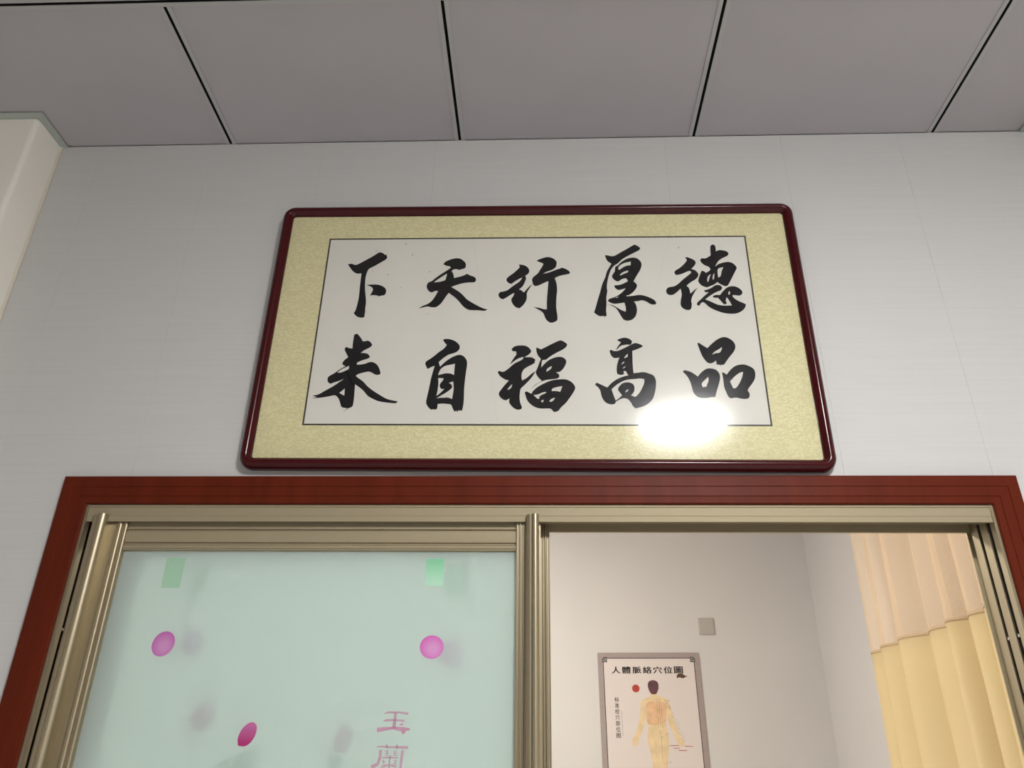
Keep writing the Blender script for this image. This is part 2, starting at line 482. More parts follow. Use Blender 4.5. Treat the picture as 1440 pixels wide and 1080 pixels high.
# treatment room behind the door
struct(box('wall_far', (IXL-0.1, IXR+0.1, IY, IY+0.1, 0, H), M['paint']), 'white wall with the chart poster behind the doorway', 'wall')
struct(box('wall_curtain', (IXR, IXR+0.1, WT, IY, 0, H), M['paint']), 'white side wall behind the yellow curtain', 'wall')
struct(box('wall_inner', (IXL-0.1, IXL, WT, IY, 0, H), M['paint']), 'white side wall of the treatment room away from the curtain', 'wall')
struct(box('ceiling_inner', (IXL-0.1, IXR+0.1, WT, IY+0.1, H, H+0.1), M['paint']), 'white ceiling of the treatment room', 'ceiling')

# ---------------------------------------------------------------- red brown door casing (mitred, stepped profile)
casing = empty('trim_1', (0, 0, 0))
struct(casing, 'red brown stepped casing round the sliding door', 'door frame')
CL, CR, CT = -0.9865, 0.9445, 2.0545     # outer edges
cw = 0.0585
prof = [(0,0),(0,0.010),(0.002,0.012),(0.0225,0.0125),(0.0235,0.0108),(0.0425,0.0115),(0.0435,0.0098),(0.0565,0.0095),(cw,0.007),(cw,-0.004),(0.004,-0.004)]
prof = [(d, h) for d, h in prof][:9]+[(cw,0.0)]
def mitred(name, axis):
    bm = bmesh.new(); A, B = [], []
    for d, h in prof:
        if axis == 'top':
            A.append(bm.verts.new((CL+d, -h, CT-d))); B.append(bm.verts.new((CR-d, -h, CT-d)))
        elif axis == 'left':
            A.append(bm.verts.new((CL+d, -h, 0))); B.append(bm.verts.new((CL+d, -h, CT-d)))
        else:
            A.append(bm.verts.new((CR-d, -h, 0))); B.append(bm.verts.new((CR-d, -h, CT-d)))
    n = len(prof)
    bm.faces.new(A); bm.faces.new(B[::-1])
    for i in range(n): bm.faces.new((A[i], B[i], B[(i+1) % n], A[(i+1) % n]))
    return obj(name, bm, M['casing'], casing)
mitred('head_casing', 'top'); mitred('side_casing', 'left'); mitred('side_casing', 'right')

# ---------------------------------------------------------------- aluminium track frame
track = empty('trim_2', (0, 0, 0))
struct(track, 'champagne aluminium sliding track frame inside the red casing', 'door frame')
FL, FR, FT = -0.934, 0.892, 1.9995
# front fascia of the header with fine steps, then the rear fascia, dark channel between
fas = [(0.010,FT),(-0.0005,FT),(-0.0005,FT-0.003),(-0.003,FT-0.004),(-0.003,FT-0.0085),(-0.0012,FT-0.0095),(-0.0012,FT-0.026),(-0.0004,FT-0.027),(-0.0004,FT-0.038),(0.003,FT-0.0385),(0.003,FT-0.006),(0.010,FT-0.006)]
prism('header_fascia', fas, FL+0.009, FR-0.009, 'x', M['alu_matte'], track)
box('header_back', (FL, FR, 0.087, 0.0935, 1.9665, FT), M['alu_matte'], track)
box('header_channel', (FL, FR, 0.010, 0.087, FT-0.006, FT), M['alu_matte'], track)
for y in (0.0185, 0.0555): box('track_rib', (FL+0.004, FR-0.004, y-0.0012, y+0.0012, 1.978, FT-0.006), M['alu_matte'], track)
box('track_divider', (FL+0.004, FR-0.004, 0.0362, 0.0378, 1.969, FT-0.006), M['alu_matte'], track)
# jambs: channel with two grooves holding black brush strips
def jamb(x, s):
    """inner face at x, s=+1 for the right jamb (body towards +x)"""
    pr = [(-0.0035,0),(0.0125,0),(0.0125,0.009),(0.0265,0.009),(0.0265,0),(0.050,0),(0.050,0.009),(0.061,0.009),(0.061,0),(0.0935,0),(0.0935,0.012),(-0.0035,0.012)]
    pr = [(0.0935,-0.006),(0.0905,-0.006),(0.0905,0.0)] + [(p[0], p[1]) for p in pr[8:9]] + [(0.061,0.009),(0.050,0.009),(0.050,0.0),(0.0265,0.0),(0.0265,0.009),(0.0125,0.009),(0.0125,0.0),(-0.0035,0.0),(-0.0035,0.0095),(0.0,0.0095),(0.0,0.0115),(0.0935,0.0115)]
    bm = bmesh.new()
    add_prism(bm, [(x+s*q, y) for y, q in pr], 0, 1.9995, 'z')
    o = obj('jamb', bm, M['alu'], track)
    for y0, y1 in ((0.0130,0.0260),(0.0505,0.0605)):
        bm = bmesh.new(); add_box(bm, *(sorted((x+s*0.0045, x+s*0.0088))), y0, y1, 0, 1.975)
        obj('brush_strip', bm, M['rubber'], o)
    for y in (0.0195, 0.0555):
        bm = bmesh.new()
        bmesh.ops.create_cone(bm, cap_ends=True, segments=12, radius1=0.0032, radius2=0.0026, depth=0.003, matrix=Matrix.Translation((x+s*0.003, y, 1.752)) @ Matrix.Rotation(math.pi/2, 4, 'Y'))
        obj('screw', bm, M['screw'], o)
jamb(0.8805, 1); jamb(-0.9225, -1)

# ---------------------------------------------------------------- sliding door panels
def bead_profile(u0, u1, y_face, y_back, feats):
    """profile of a stile across u: flat face with half round beads; feats=(u_start,u_end,height)"""
    pts = [(u0, y_back)]
    pts.append((u0, y_face))
    for a, b, h in feats:
        pts.append((a, y_face))
        for i in range(1, 8):
            t = math.pi*i/8
            pts.append(((a+b)/2-(b-a)/2*math.cos(t), y_face-h*math.sin(t)))
        pts.append((b, y_face))
    pts.append((u1, y_face)); pts.append((u1, y_back))
    return pts

def stile(door, u0, u1, yf, yb, feats, ztop, name='stile'):
    o = prism(name, bead_profile(u0, u1, yf, yb, feats), 0.02, ztop, 'z', M['alu'], door, smooth=True)
    return o

def grip_rail(door, u0, u1, y0, y1, ztop):
    """fluted pull rail standing proud of the stile"""
    w = u1-u0; pts = [(u0, y1), (u0, y0+0.005)]
    for i in range(9):
        t = i/8; pts.append((u0+w*0.40*t, y0+0.005-0.0035*t-0.0010*math.sin(math.pi*t)))
    pts.append((u0+w*0.43, y0+0.0028))
    for i in range(11):
        t = math.pi*i/10
        pts.append((u0+w*0.45+w*0.55*0.5*(1-math.cos(t)), y0+0.004*max(0, (i-5)/5)-0.0035*math.sin(t)))
    pts += [(u1, y1)]
    return prism('grip_rail', pts, 0.03, ztop, 'z', M['alu'], door, smooth=True)

def top_rail(door, x0, x1, yf, yb, z0, z1):
    h = z1-z0
    pts = [(yb, z0), (yf+0.002, z0), (yf, z0+0.001)]
    def bead(a, b, d):
        r = [(yf, a)]
        for i in range(1, 7):
            t = math.pi*i/7; r.append((yf-d*math.sin(t), (a+b)/2-(b-a)/2*math.cos(t)))
        r.append((yf, b)); return r
    pts += bead(z0+0.003, z0+0.0105, 0.0025)
    pts += [(yf+0.003, z0+0.0125), (yf+0.003, z0+0.0155), (yf-0.0005, z0+0.0165), (yf-0.0015, z0+0.026), (yf, z0+0.038), (yf+0.003, z0+0.0385), (yf+0.003, z0+0.0425), (yf-0.001, z0+0.0435), (yf-0.001, z0+0.0455), (yf+0.002, z0+0.046), (yf+0.002, z1), (yb, z1)]
    return prism('top_rail', pts, x0, x1, 'x', M['alu_matte'], door, smooth=True)

D1F, D1B = 0.0085, 0.0305     # front panel faces
D2F, D2B = 0.0445, 0.0665     # rear panel faces
door1 = empty('door_1', (0, 0, 0)); struct(door1, 'front frosted glass sliding door panel with pink dots and lettering', 'sliding door')
door2 = empty('door_2', (0, 0, 0)); struct(door2, 'rear frosted glass sliding door panel pushed behind the front one', 'sliding door')
ZT = 1.967
stile(door1, -0.9105, -0.839, D1F, D1B, [(-0.862,-0.8505,0.004),(-0.8475,-0.8395,0.003)], ZT)
grip_rail(door1, -0.9045, -0.8775, -0.014, D1F, 1.9735)
stile(door1, -0.0492, -0.0005, D1F, D1B, [(-0.0488,-0.0452,0.002),(-0.0428,-0.0385,0.0035),(-0.0365,-0.032,0.002)], ZT)
grip_rail(door1, -0.0281, -0.0038, -0.014, D1F, 1.9735)
top_rail(door1, -0.839, -0.0492, D1F+0.003, D1B, 1.9055, ZT)
box('bottom_rail', (-0.839, -0.0492, D1F+0.002, D1B, 0.02, 0.10), M['alu'], door1)
stile(door2, -0.885, -0.815, D2F, D2B, [(-0.84,-0.828,0.004)], ZT)
stile(door2, -0.048, 0.0172, D2F-0.004, D2B, [(0.002,0.0060,0.002),(0.0072,0.0118,0.0038),(0.0148,0.0170,0.002)], ZT)
top_rail(door2, -0.815, -0.048, D2F, D2B, 1.9055, ZT)
box('bottom_rail', (-0.815, -0.048, D2F, D2B, 0.02, 0.10), M['alu'], door2)
G1F = 0.0170; G2F = 0.0530
pane1 = box('glass_pane', (-0.842, -0.047, G1F, G1F+0.005, 0.09, 1.909), M['frost'], door1)
pane2 = box('glass_pane', (-0.818, -0.046, G2F, G2F+0.005, 0.09, 1.909), M['frost'], door2)
# prints on the front pane
py = G1F-0.0001
ink('pink_dot', [ellipse(-0.7200, 1.7262, 0.0212, 0.0235, -0.5)], M['pink'], pane1, py)
ink('pink_dot', [ellipse(-0.2062, 1.7238, 0.0225, 0.0212)], M['pink_b'], pane1, py)
bud = [(-0.5455,1.5520),(-0.5480,1.5640),(-0.5430,1.5790),(-0.5330,1.5890),(-0.5230,1.5905),(-0.5165,1.5840),(-0.5165,1.5710),(-0.5230,1.5580),(-0.5330,1.5510)]
ink('tulip_bud', [smooth_loop(bud)], M['magenta'], pane1, py)
ink('green_block', [[(-0.748,1.891),(-0.709,1.891),(-0.711,1.832),(-0.748,1.832)]], M['green_d'], pane1, py)
ink('green_block', [[(-0.226,1.891),(-0.191,1.891),(-0.191,1.838),(-0.226,1.838)]], M['green_b'], pane1, py)
def strokes(name, sts, parent, y, material):
    bm = bmesh.new()
    for pts, w in sts:
        o = stroke(pts, w)
        vs_ = [bm.verts.new((p[0], y, p[1])) for p in o]
        n = len(pts)
        for i in range(n-1): bm.faces.new((vs_[i], vs_[i+1], vs_[2*n-2-i], vs_[2*n-1-i]))
    return obj(name, bm, material, parent)
def gp(cx, cy):   # lettering drawn on a 1178 x 1080 grid over a 0.163 x 0.135 m patch of the pane
    return (-0.3415+cx*0.0001402, 1.6460-cy*0.0001210)
def S(pts, w): return ([gp(*p) for p in pts], [v*0.00017 for v in w])
yu = [S([(395,318),(450,300),(600,300),(710,318)], [10,22,20,26]), S([(390,425),(430,410),(540,405),(665,415)], [8,24,18,24]),
      S([(545,300),(540,400),(535,520)], [30,32,38]), S([(320,545),(400,530),(520,515),(640,530),(745,530)], [44,40,26,46,20]), S([(690,555),(665,575),(640,560)], [10,40,30]),
      S([(605,470),(635,462),(655,468)], [12,24,14])]
lan = [S([(335,772),(400,768),(520,772),(640,775),(735,775)], [12,16,16,24,30]), S([(455,735),(465,770),(470,800)], [14,20,8]), S([(588,735),(592,770),(590,800)], [14,20,8]),
       S([(385,810),(388,900),(365,1000),(285,1045)], [34,30,32,44]), S([(670,810),(662,900),(655,1060)], [26,28,24]), S([(672,1060),(665,1200),(640,1290)], [24,24,34]),
       S([(445,825),(480,825),(478,880)], [12,14,12]), S([(445,855),(480,855)], [10,10]), S([(445,882),(480,882)], [10,10]),
       S([(590,825),(562,825),(565,880)], [12,14,12]), S([(565,855),(600,850)], [10,10]), S([(565,882),(602,880)], [10,10]),
       S([(415,915),(520,910),(615,915)], [12,16,12]), S([(515,885),(512,980),(508,1180)], [16,16,18]),
       S([(430,945),(432,985),(455,985)], [14,12,10]), S([(432,965),(455,962)], [8,8]), S([(565,945),(595,948),(590,990),(562,988)], [10,14,12,10]), S([(568,968),(595,968)], [8,8]),
       S([(500,1010),(450,1030),(405,1035)], [10,18,18]), S([(520,1005),(560,1025),(600,1035)], [10,18,18]), S([(420,1010),(610,1008)], [8,8])]
strokes('printed_character', yu, pane1, py-0.0002, M['pinktext'])
strokes('printed_character', lan, pane1, py-0.0002, M['pinktext'])
# the same prints on the rear pane, seen blurred through the front one
py2 = G2F-0.0001
ink('pink_dot', [ellipse(-0.6780, 1.7330, 0.024, 0.024)], M['pink'], pane2, py2)
ink('pink_dot', [ellipse(-0.1740, 1.7160, 0.0245, 0.0235)], M['pink_b'], pane2, py2)
ink('green_block', [[(-0.705,1.889),(-0.672,1.889),(-0.672,1.828),(-0.705,1.828)]], M['green_d'], pane2, py2)
ink('green_block', [[(-0.192,1.889),(-0.149,1.889),(-0.149,1.818),(-0.192,1.818)]], M['green_b'], pane2, py2)
ink('tulip_bud', [ellipse(-0.632, 1.602, 0.021, 0.026, -0.4)], M['magenta'], pane2, py2)
ink('tulip_bud', [ellipse(-0.365, 1.566, 0.017, 0.024, -0.3)], M['magenta'], pane2, py2)
leaf = [(-0.5630,1.5020),(-0.5600,1.5300),(-0.5420,1.5450),(-0.5140,1.5520),(-0.5180,1.5300),(-0.5330,1.5090),(-0.5480,1.4900)]
leafm = [(-0.5700,1.4950),(-0.5930,1.5050),(-0.5900,1.5250),(-0.5690,1.5350),(-0.5660,1.5150)]
ink('tulip_leaf', [smooth_loop(leaf)], M['leafg'], pane2, py2)
ink('tulip_leaf', [smooth_loop(leafm)], M['leafg'], pane2, py2)
ink('tulip_leaf', [ellipse(-0.375, 1.522, 0.014, 0.020, 0.2)], M['leafg'], pane2, py2)

# ---------------------------------------------------------------- framed calligraphy
# brush outlines on the paper sheet, tenths of a millimetre from the picture's bottom centre (x right, z up); inner loops are holes
CALLIGRAPHY = {
 'xia': [
  [(-4406,5029),(-4312,5040),(-4238,5010),(-4178,5020),(-4064,5092),(-3855,5237),(-3741,5325),(-3690,5364),(-3600,5341),(-3555,5291),(-3515,5296),(-3491,5217),(-3523,5156),(-3636,5072),(-3750,4988),(-3883,4904),(-3917,4844),(-3937,4736),(-3948,4652),(-3941,4486),(-3922,4298),(-3879,4065),(-3865,3926),(-3871,3834),(-3860,3720),(-3867,3663),(-3865,3584),(-3925,3562),(-4026,3589),(-4091,3648),(-4123,3687),(-4092,3744),(-4070,3858),(-4049,4089),(-4053,4369),(-4055,4582),(-4055,4773),(-4141,4761),(-4225,4798),(-4293,4866),(-4353,4955)],
  [(-3901,4439),(-3828,4455),(-3659,4456),(-3556,4425),(-3471,4366),(-3433,4295),(-3441,4202),(-3482,4160),(-3551,4151),(-3578,4121),(-3610,4151),(-3691,4168),(-3751,4168),(-3797,4157),(-3766,4227),(-3743,4297),(-3753,4355),(-3803,4403)],
 ],
 'tian': [
  [(-2156,5014),(-2100,5088),(-2010,5136),(-1937,5165),(-1864,5180),(-1770,5171),(-1693,5118),(-1635,5051),(-1620,4973),(-1638,4906),(-1701,4873),(-1783,4852),(-1830,4874),(-1903,4864),(-1947,4820),(-1907,4753),(-1891,4687),(-1882,4626),(-1819,4643),(-1710,4675),(-1638,4707),(-1585,4744),(-1490,4685),(-1406,4651),(-1371,4596),(-1378,4531),(-1428,4503),(-1538,4504),(-1683,4478),(-1809,4436),(-1934,4382),(-1839,4317),(-1726,4230),(-1640,4144),(-1573,4059),(-1480,3984),(-1332,3888),(-1185,3803),(-1077,3771),(-1138,3736),(-1291,3751),(-1488,3758),(-1562,3794),(-1636,3858),(-1732,3985),(-1828,4092),(-1980,4221),(-2047,4114),(-2096,4019),(-2145,3934),(-2248,3839),(-2355,3834),(-2438,3855),(-2518,3841),(-2642,3803),(-2574,3862),(-2486,3904),(-2417,3946),(-2349,4020),(-2284,4137),(-2229,4276),(-2301,4272),(-2372,4234),(-2438,4266),(-2488,4342),(-2502,4418),(-2471,4505),(-2400,4537),(-2314,4624),(-2191,4733),(-2050,4842),(-1962,4919),(-2010,4958),(-2075,4971)],
  [(-2343,4511),(-2252,4514),(-2161,4536),(-2081,4568),(-2059,4666),(-2049,4754),(-2134,4689),(-2256,4591)],
 ],
 'xing': [
  [(-388,4994),(-282,4979),(-194,4929),(-144,4844),(-148,4770),(-192,4707),(-235,4683),(-212,4613),(-234,4520),(-293,4385),(-375,4303),(-318,4282),(-262,4220),(-205,4292),(-137,4384),(-64,4452),(-128,4343),(-191,4210),(-190,4108),(-206,4006),(-270,3885),(-358,3795),(-449,3836),(-520,3937),(-544,4038),(-497,4130),(-478,4211),(-550,4171),(-652,4090),(-737,4039),(-807,4080),(-840,4162),(-802,4234),(-724,4250),(-638,4284),(-502,4407),(-364,4520),(-299,4629),(-339,4614),(-417,4562),(-486,4511),(-555,4453),(-634,4501),(-667,4574),(-628,4647),(-507,4752),(-421,4846),(-366,4920)],
  [(26,5092),(87,5134),(176,5172),(264,5199),(352,5188),(440,5138),(492,5063),(488,4967),(456,4893),(368,4830),(263,4789),(175,4730),(263,4751),(368,4788),(491,4846),(570,4871),(605,4902),(675,4874),(753,4828),(799,4768),(786,4726),(681,4702),(559,4671),(445,4609),(474,4515),(496,4391),(498,4247),(481,4084),(474,3802),(498,3622),(497,3493),(446,3444),(361,3415),(293,3449),(234,3524),(201,3623),(167,3693),(90,3753),(-39,3834),(90,3807),(192,3773),(264,3766),(264,4004),(282,4248),(301,4527),(227,4496),(123,4435),(19,4394),(-42,4425),(-65,4498),(-72,4592),(-25,4664),(53,4737),(105,4832),(176,4969),(181,5022),(123,5048)],
 ],
 'hou': [
  [(1620,5243),(1687,5235),(1772,5211),(1849,5225),(1957,5298),(2135,5414),(2274,5512),(2323,5538),(2398,5495),(2448,5440),(2430,5388),(2341,5331),(2184,5238),(2026,5135),(1927,5031),(1887,4992),(1838,4963),(1779,4894),(1727,4792),(1684,4656),(1650,4498),(1630,4341),(1641,4252),(1611,4075),(1610,3899),(1591,3726),(1601,3607),(1561,3570),(1516,3592),(1461,3579),(1388,3618),(1320,3683),(1357,3792),(1420,4032),(1483,4253),(1536,4453),(1608,4633),(1652,4792),(1764,5003),(1681,5068),(1637,5161)],
  [(1914,4955),(1964,5020),(2063,5100),(2180,5157),(2294,5168),(2378,5132),(2440,5051),(2454,4959),(2418,4833),(2356,4719),(2293,4606),(2245,4505),(2295,4460),(2319,4393),(2287,4304),(2207,4204),(2120,4138),(2074,4134),(2063,4106),(2203,4116),(2371,4142),(2517,4103),(2660,4026),(2715,3960),(2726,3905),(2688,3884),(2597,3895),(2526,3950),(2418,4001),(2325,3979),(2223,3967),(2265,3896),(2285,3744),(2249,3594),(2171,3497),(2060,3462),(1970,3498),(1911,3606),(1869,3703),(1818,3790),(1728,3855),(1637,3899),(1747,3866),(1837,3811),(1926,3746),(2031,3698),(2036,3810),(2009,3941),(1897,3920),(1786,3910),(1713,3932),(1641,3982),(1670,4035),(1774,4074),(1888,4140),(1985,4228),(2060,4327),(1969,4294),(1894,4277),(1840,4313),(1801,4362),(1815,4407),(1900,4411),(1995,4439),(2120,4517),(2086,4596),(2020,4586),(1953,4552),(1904,4507),(1839,4530),(1785,4587),(1760,4651),(1791,4723),(1831,4791),(1845,4905),(1881,4933)],
  [(1910,4859),(1942,4939),(2059,5019),(2213,5059),(2198,4949),(2131,4949),(2035,4904),(1937,4825)],
  [(1940,4688),(1990,4744),(2067,4789),(2144,4812),(2122,4755),(2045,4721),(1958,4672)],
  [(1801,4063),(1849,4091),(1895,4091),(1857,4069)],
 ],
 'de': [
  [(3463,5152),(3507,5175),(3589,5139),(3670,5088),(3701,5019),(3666,4939),(3583,4843),(3673,4802),(3731,4710),(3715,4631),(3652,4553),(3534,4475),(3436,4380),(3484,4331),(3501,4242),(3508,4171),(3579,4241),(3688,4334),(3604,4208),(3537,4076),(3509,3967),(3518,3913),(3494,3782),(3435,3735),(3346,3757),(3286,3816),(3265,3892),(3284,4023),(3313,4154),(3297,4305),(3237,4243),(3137,4155),(3062,4134),(2990,4167),(2968,4245),(3001,4322),(3078,4355),(3153,4366),(3251,4432),(3372,4555),(3513,4678),(3574,4739),(3560,4791),(3503,4780),(3415,4735),(3308,4691),(3223,4675),(3185,4748),(3223,4805),(3322,4872),(3435,4986),(3499,5078),(3493,5124)],
  [(4085,5492),(4136,5527),(4182,5503),(4194,5433),(4193,5328),(4253,5362),(4329,5362),(4439,5330),(4480,5267),(4446,5209),(4326,5141),(4234,5072),(4179,4992),(4132,4901),(4214,4969),(4331,5014),(4446,5032),(4537,5001),(4603,4921),(4621,4864),(4578,4773),(4495,4615),(4425,4481),(4370,4392),(4312,4366),(4250,4397),(4180,4442),(4147,4483),(4067,4416),(3970,4372),(3893,4339),(3786,4385),(3728,4463),(3714,4519),(3753,4643),(3813,4789),(3859,4782),(3910,4732),(4001,4799),(4015,4845),(3982,4902),(3893,4949),(3825,5029),(3812,5094),(3853,5137),(3929,5132),(4008,5178),(4060,5224),(4066,5352)],
  [(3924,4574),(3959,4653),(4019,4697),(3984,4619),(3944,4495),(3921,4484)],
  [(4043,4551),(4056,4652),(4097,4726),(4086,4618),(4065,4551)],
  [(4192,4839),(4261,4877),(4319,4888),(4270,4775),(4228,4640),(4174,4599),(4172,4730)],
  [(3820,4258),(3887,4273),(3983,4317),(4102,4398),(4194,4389),(4239,4326),(4199,4260),(4083,4206),(3965,4129),(3826,4016),(3949,3954),(4088,3877),(4231,3848),(4405,3854),(4369,3952),(4325,4051),(4309,4072),(4280,3974),(4297,3920),(4271,3887),(4226,3888),(4170,3975),(4115,4058),(4032,4059),(3999,4096),(4076,4133),(4167,4128),(4232,4216),(4314,4304),(4393,4352),(4505,4363),(4611,4313),(4674,4224),(4656,4148),(4588,4111),(4516,4126),(4443,4127),(4455,4072),(4538,3984),(4641,3929),(4718,3881),(4690,3799),(4617,3713),(4501,3649),(4372,3635),(4211,3655),(4036,3726),(3899,3813),(3816,3911),(3773,3944),(3716,3912),(3692,3857),(3646,3851),(3628,3890),(3654,3945),(3734,4021),(3816,4108),(3926,4206),(3843,4207)],
  [(4358,4193),(4390,4237),(4399,4193),(4385,4138),(4362,4138)],
 ],
 'lai': [
  [(-4048,3120),(-3984,3148),(-3896,3049),(-3838,2950),(-3789,2950),(-3724,2965),(-3662,2928),(-3612,2862),(-3650,2803),(-3767,2732),(-3855,2657),(-3778,2650),(-3690,2630),(-3634,2549),(-3688,2510),(-3816,2463),(-3911,2410),(-3905,2357),(-3806,2368),(-3713,2389),(-3632,2427),(-3526,2410),(-3433,2325),(-3364,2156),(-3385,2114),(-3469,2114),(-3559,2167),(-3627,2192),(-3729,2171),(-3856,2129),(-3904,2083),(-3826,2020),(-3725,1947),(-3620,1833),(-3478,1720),(-3320,1618),(-3163,1527),(-2928,1470),(-2971,1430),(-3137,1442),(-3344,1476),(-3479,1536),(-3597,1608),(-3682,1710),(-3785,1802),(-3895,1879),(-3889,1730),(-3884,1546),(-3888,1384),(-3920,1334),(-3981,1308),(-4073,1223),(-4001,1314),(-4066,1319),(-4133,1344),(-4173,1444),(-4222,1546),(-4304,1617),(-4414,1597),(-4559,1566),(-4798,1541),(-4690,1576),(-4797,1607),(-4661,1638),(-4541,1720),(-4368,1833),(-4231,1947),(-4142,2020),(-4270,1958),(-4360,1927),(-4431,1891),(-4497,1937),(-4514,2031),(-4483,2083),(-4386,2146),(-4266,2251),(-4152,2325),(-4212,2357),(-4236,2400),(-4197,2475),(-4120,2549),(-4168,2635),(-4222,2744),(-4197,2809),(-4117,2776),(-4049,2769),(-4055,2917)],
  [(-4323,2167),(-4229,2251),(-4072,2336),(-4077,2251),(-4166,2199),(-4238,2167)],
  [(-4218,1673),(-4167,1720),(-4109,1782),(-4099,1607),(-4158,1638)],
 ],
 'zi': [
  [(-2045,2980),(-2000,3005),(-1899,3001),(-1787,2958),(-1701,2889),(-1661,2816),(-1675,2733),(-1736,2671),(-1807,2640),(-1896,2610),(-2018,2517),(-2107,2421),(-2070,2313),(-1976,2415),(-1873,2507),(-1750,2579),(-1651,2603),(-1568,2568),(-1501,2486),(-1478,2384),(-1490,2242),(-1507,2021),(-1518,1783),(-1515,1587),(-1518,1393),(-1543,1249),(-1570,1268),(-1587,1249),(-1614,1274),(-1638,1220),(-1666,1262),(-1696,1230),(-1738,1297),(-1778,1393),(-1850,1412),(-1956,1422),(-2070,1412),(-2073,1315),(-2097,1281),(-2159,1286),(-2202,1277),(-2278,1354),(-2320,1450),(-2303,1606),(-2273,1823),(-2250,2021),(-2216,2202),(-2189,2334),(-2259,2303),(-2342,2253),(-2399,2375),(-2385,2436),(-2308,2497),(-2221,2569),(-2118,2672),(-2014,2755),(-1950,2858),(-1994,2900)],
  [(-2102,2102),(-2057,2243),(-1971,2323),(-1865,2354),(-1745,2384),(-1751,2242),(-1753,2101),(-1817,2138),(-1926,2148),(-2032,2122)],
  [(-2095,2031),(-2036,2031),(-1973,2025),(-1996,1962),(-2045,1892),(-2047,1823),(-2011,1767),(-1944,1773),(-2024,1675),(-2108,1597),(-2090,1744),(-2082,1902)],
  [(-1859,1912),(-1763,1952),(-1745,1783),(-1755,1626),(-1768,1529),(-1858,1564),(-1946,1558),(-2035,1558),(-2108,1538),(-2020,1606),(-1917,1675),(-1832,1744),(-1782,1803),(-1795,1872)],
 ],
 'fu': [
  [(-519,2740),(-454,2810),(-349,2835),(-210,2829),(-122,2769),(-79,2690),(-113,2631),(-199,2562),(-242,2542),(-69,2538),(18,2473),(-17,2434),(9,2415),(-68,2357),(-170,2298),(-247,2231),(-285,2134),(-288,2048),(-275,1972),(-168,2039),(-84,2125),(19,2202),(-49,2077),(-134,1962),(-218,1867),(-301,1773),(-317,1679),(-324,1567),(-306,1436),(-271,1344),(-282,1298),(-354,1280),(-438,1316),(-515,1399),(-546,1464),(-535,1548),(-618,1501),(-703,1538),(-759,1613),(-765,1678),(-708,1773),(-643,1867),(-559,1972),(-645,2000),(-750,2077),(-807,2173),(-779,2208),(-684,2183),(-565,2270),(-447,2386),(-276,2484),(-250,2552),(-362,2513),(-465,2435),(-545,2363),(-500,2455),(-449,2543),(-407,2611),(-417,2690),(-486,2691)],
  [(-589,1754),(-540,1829),(-486,1886),(-502,1810),(-547,1758)],
  [(25,2779),(77,2769),(129,2735),(225,2788),(382,2878),(556,2963),(643,2927),(711,2867),(684,2797),(588,2718),(449,2640),(311,2542),(242,2483),(164,2473),(147,2405),(138,2289),(207,2376),(310,2473),(431,2532),(552,2551),(646,2512),(683,2434),(652,2327),(600,2240),(531,2182),(454,2173),(522,2115),(527,2058),(479,2019),(343,2000),(224,1981),(71,1905),(-81,1773),(20,1877),(156,1966),(87,2029),(27,2134),(22,2192),(53,2269),(78,2347),(104,2425),(130,2499),(69,2581),(34,2680)],
  [(249,2182),(267,2259),(370,2327),(344,2250)],
  [(-216,1688),(-174,1713),(-114,1679),(-64,1651),(-47,1707),(54,1811),(206,1905),(359,1972),(529,2000),(682,1995),(800,1924),(865,1811),(838,1717),(760,1586),(658,1438),(556,1336),(497,1253),(405,1226),(356,1290),(306,1312),(122,1308),(-12,1354),(-113,1437),(-172,1529),(-198,1623)],
  [(-30,1623),(71,1642),(156,1683),(245,1702),(231,1670),(139,1623),(92,1586),(105,1548),(63,1533),(21,1576)],
  [(358,1720),(384,1782),(494,1820),(592,1839),(569,1773),(543,1702),(459,1720)],
  [(307,1478),(349,1530),(433,1567),(399,1502),(348,1465)],
  [(125,1483),(181,1515),(193,1502),(169,1446)],
 ],
 'gao': [
  [(1802,2971),(1894,3012),(1984,3027),(2073,2999),(2128,2943),(2122,2891),(2084,2850),(2012,2854),(1940,2840),(1876,2819),(1819,2758),(1764,2710),(1812,2799),(1889,2913),(1845,2938)],
  [(1629,2696),(1666,2727),(1718,2696),(1808,2696),(1918,2747),(2047,2819),(2157,2881),(2212,2891),(2300,2864),(2366,2818),(2313,2777),(2203,2726),(2125,2695),(2121,2522),(2117,2340),(2123,2150),(2208,2156),(2333,2174),(2454,2140),(2547,2090),(2589,1991),(2586,1863),(2558,1707),(2505,1552),(2430,1456),(2304,1369),(2129,1316),(2071,1369),(2032,1455),(1967,1532),(1863,1551),(1721,1470),(1693,1416),(1614,1407),(1529,1435),(1462,1503),(1417,1609),(1399,1726),(1350,1814),(1287,1873),(1327,1922),(1439,1863),(1551,1804),(1634,1902),(1761,2001),(1886,2060),(2020,2100),(1995,2120),(1963,2200),(1910,2200),(1920,2130),(1853,2106),(1775,2130),(1766,2220),(1778,2340),(1806,2441),(1837,2533),(1783,2522),(1720,2523),(1660,2584)],
  [(1934,2512),(1972,2573),(2028,2628),(2012,2542)],
  [(1873,2360),(1902,2411),(1948,2437),(1919,2391)],
  [(1892,2256),(1915,2290),(1966,2320),(1941,2280)],
  [(1637,1761),(1719,1843),(1809,1912),(1917,1971),(2024,1997),(2165,2011),(2271,2021),(2349,2001),(2335,1902),(2284,1785),(2217,1668),(2134,1581),(2040,1619),(2095,1677),(2126,1765),(2114,1863),(2046,1918),(1950,1926),(1861,1892),(1787,1804),(1776,1745),(1817,1677),(1858,1619),(1776,1542),(1713,1493),(1698,1551),(1667,1648)],
  [(1922,1687),(1950,1736),(1999,1765),(1975,1716)],
 ],
 'pin': [
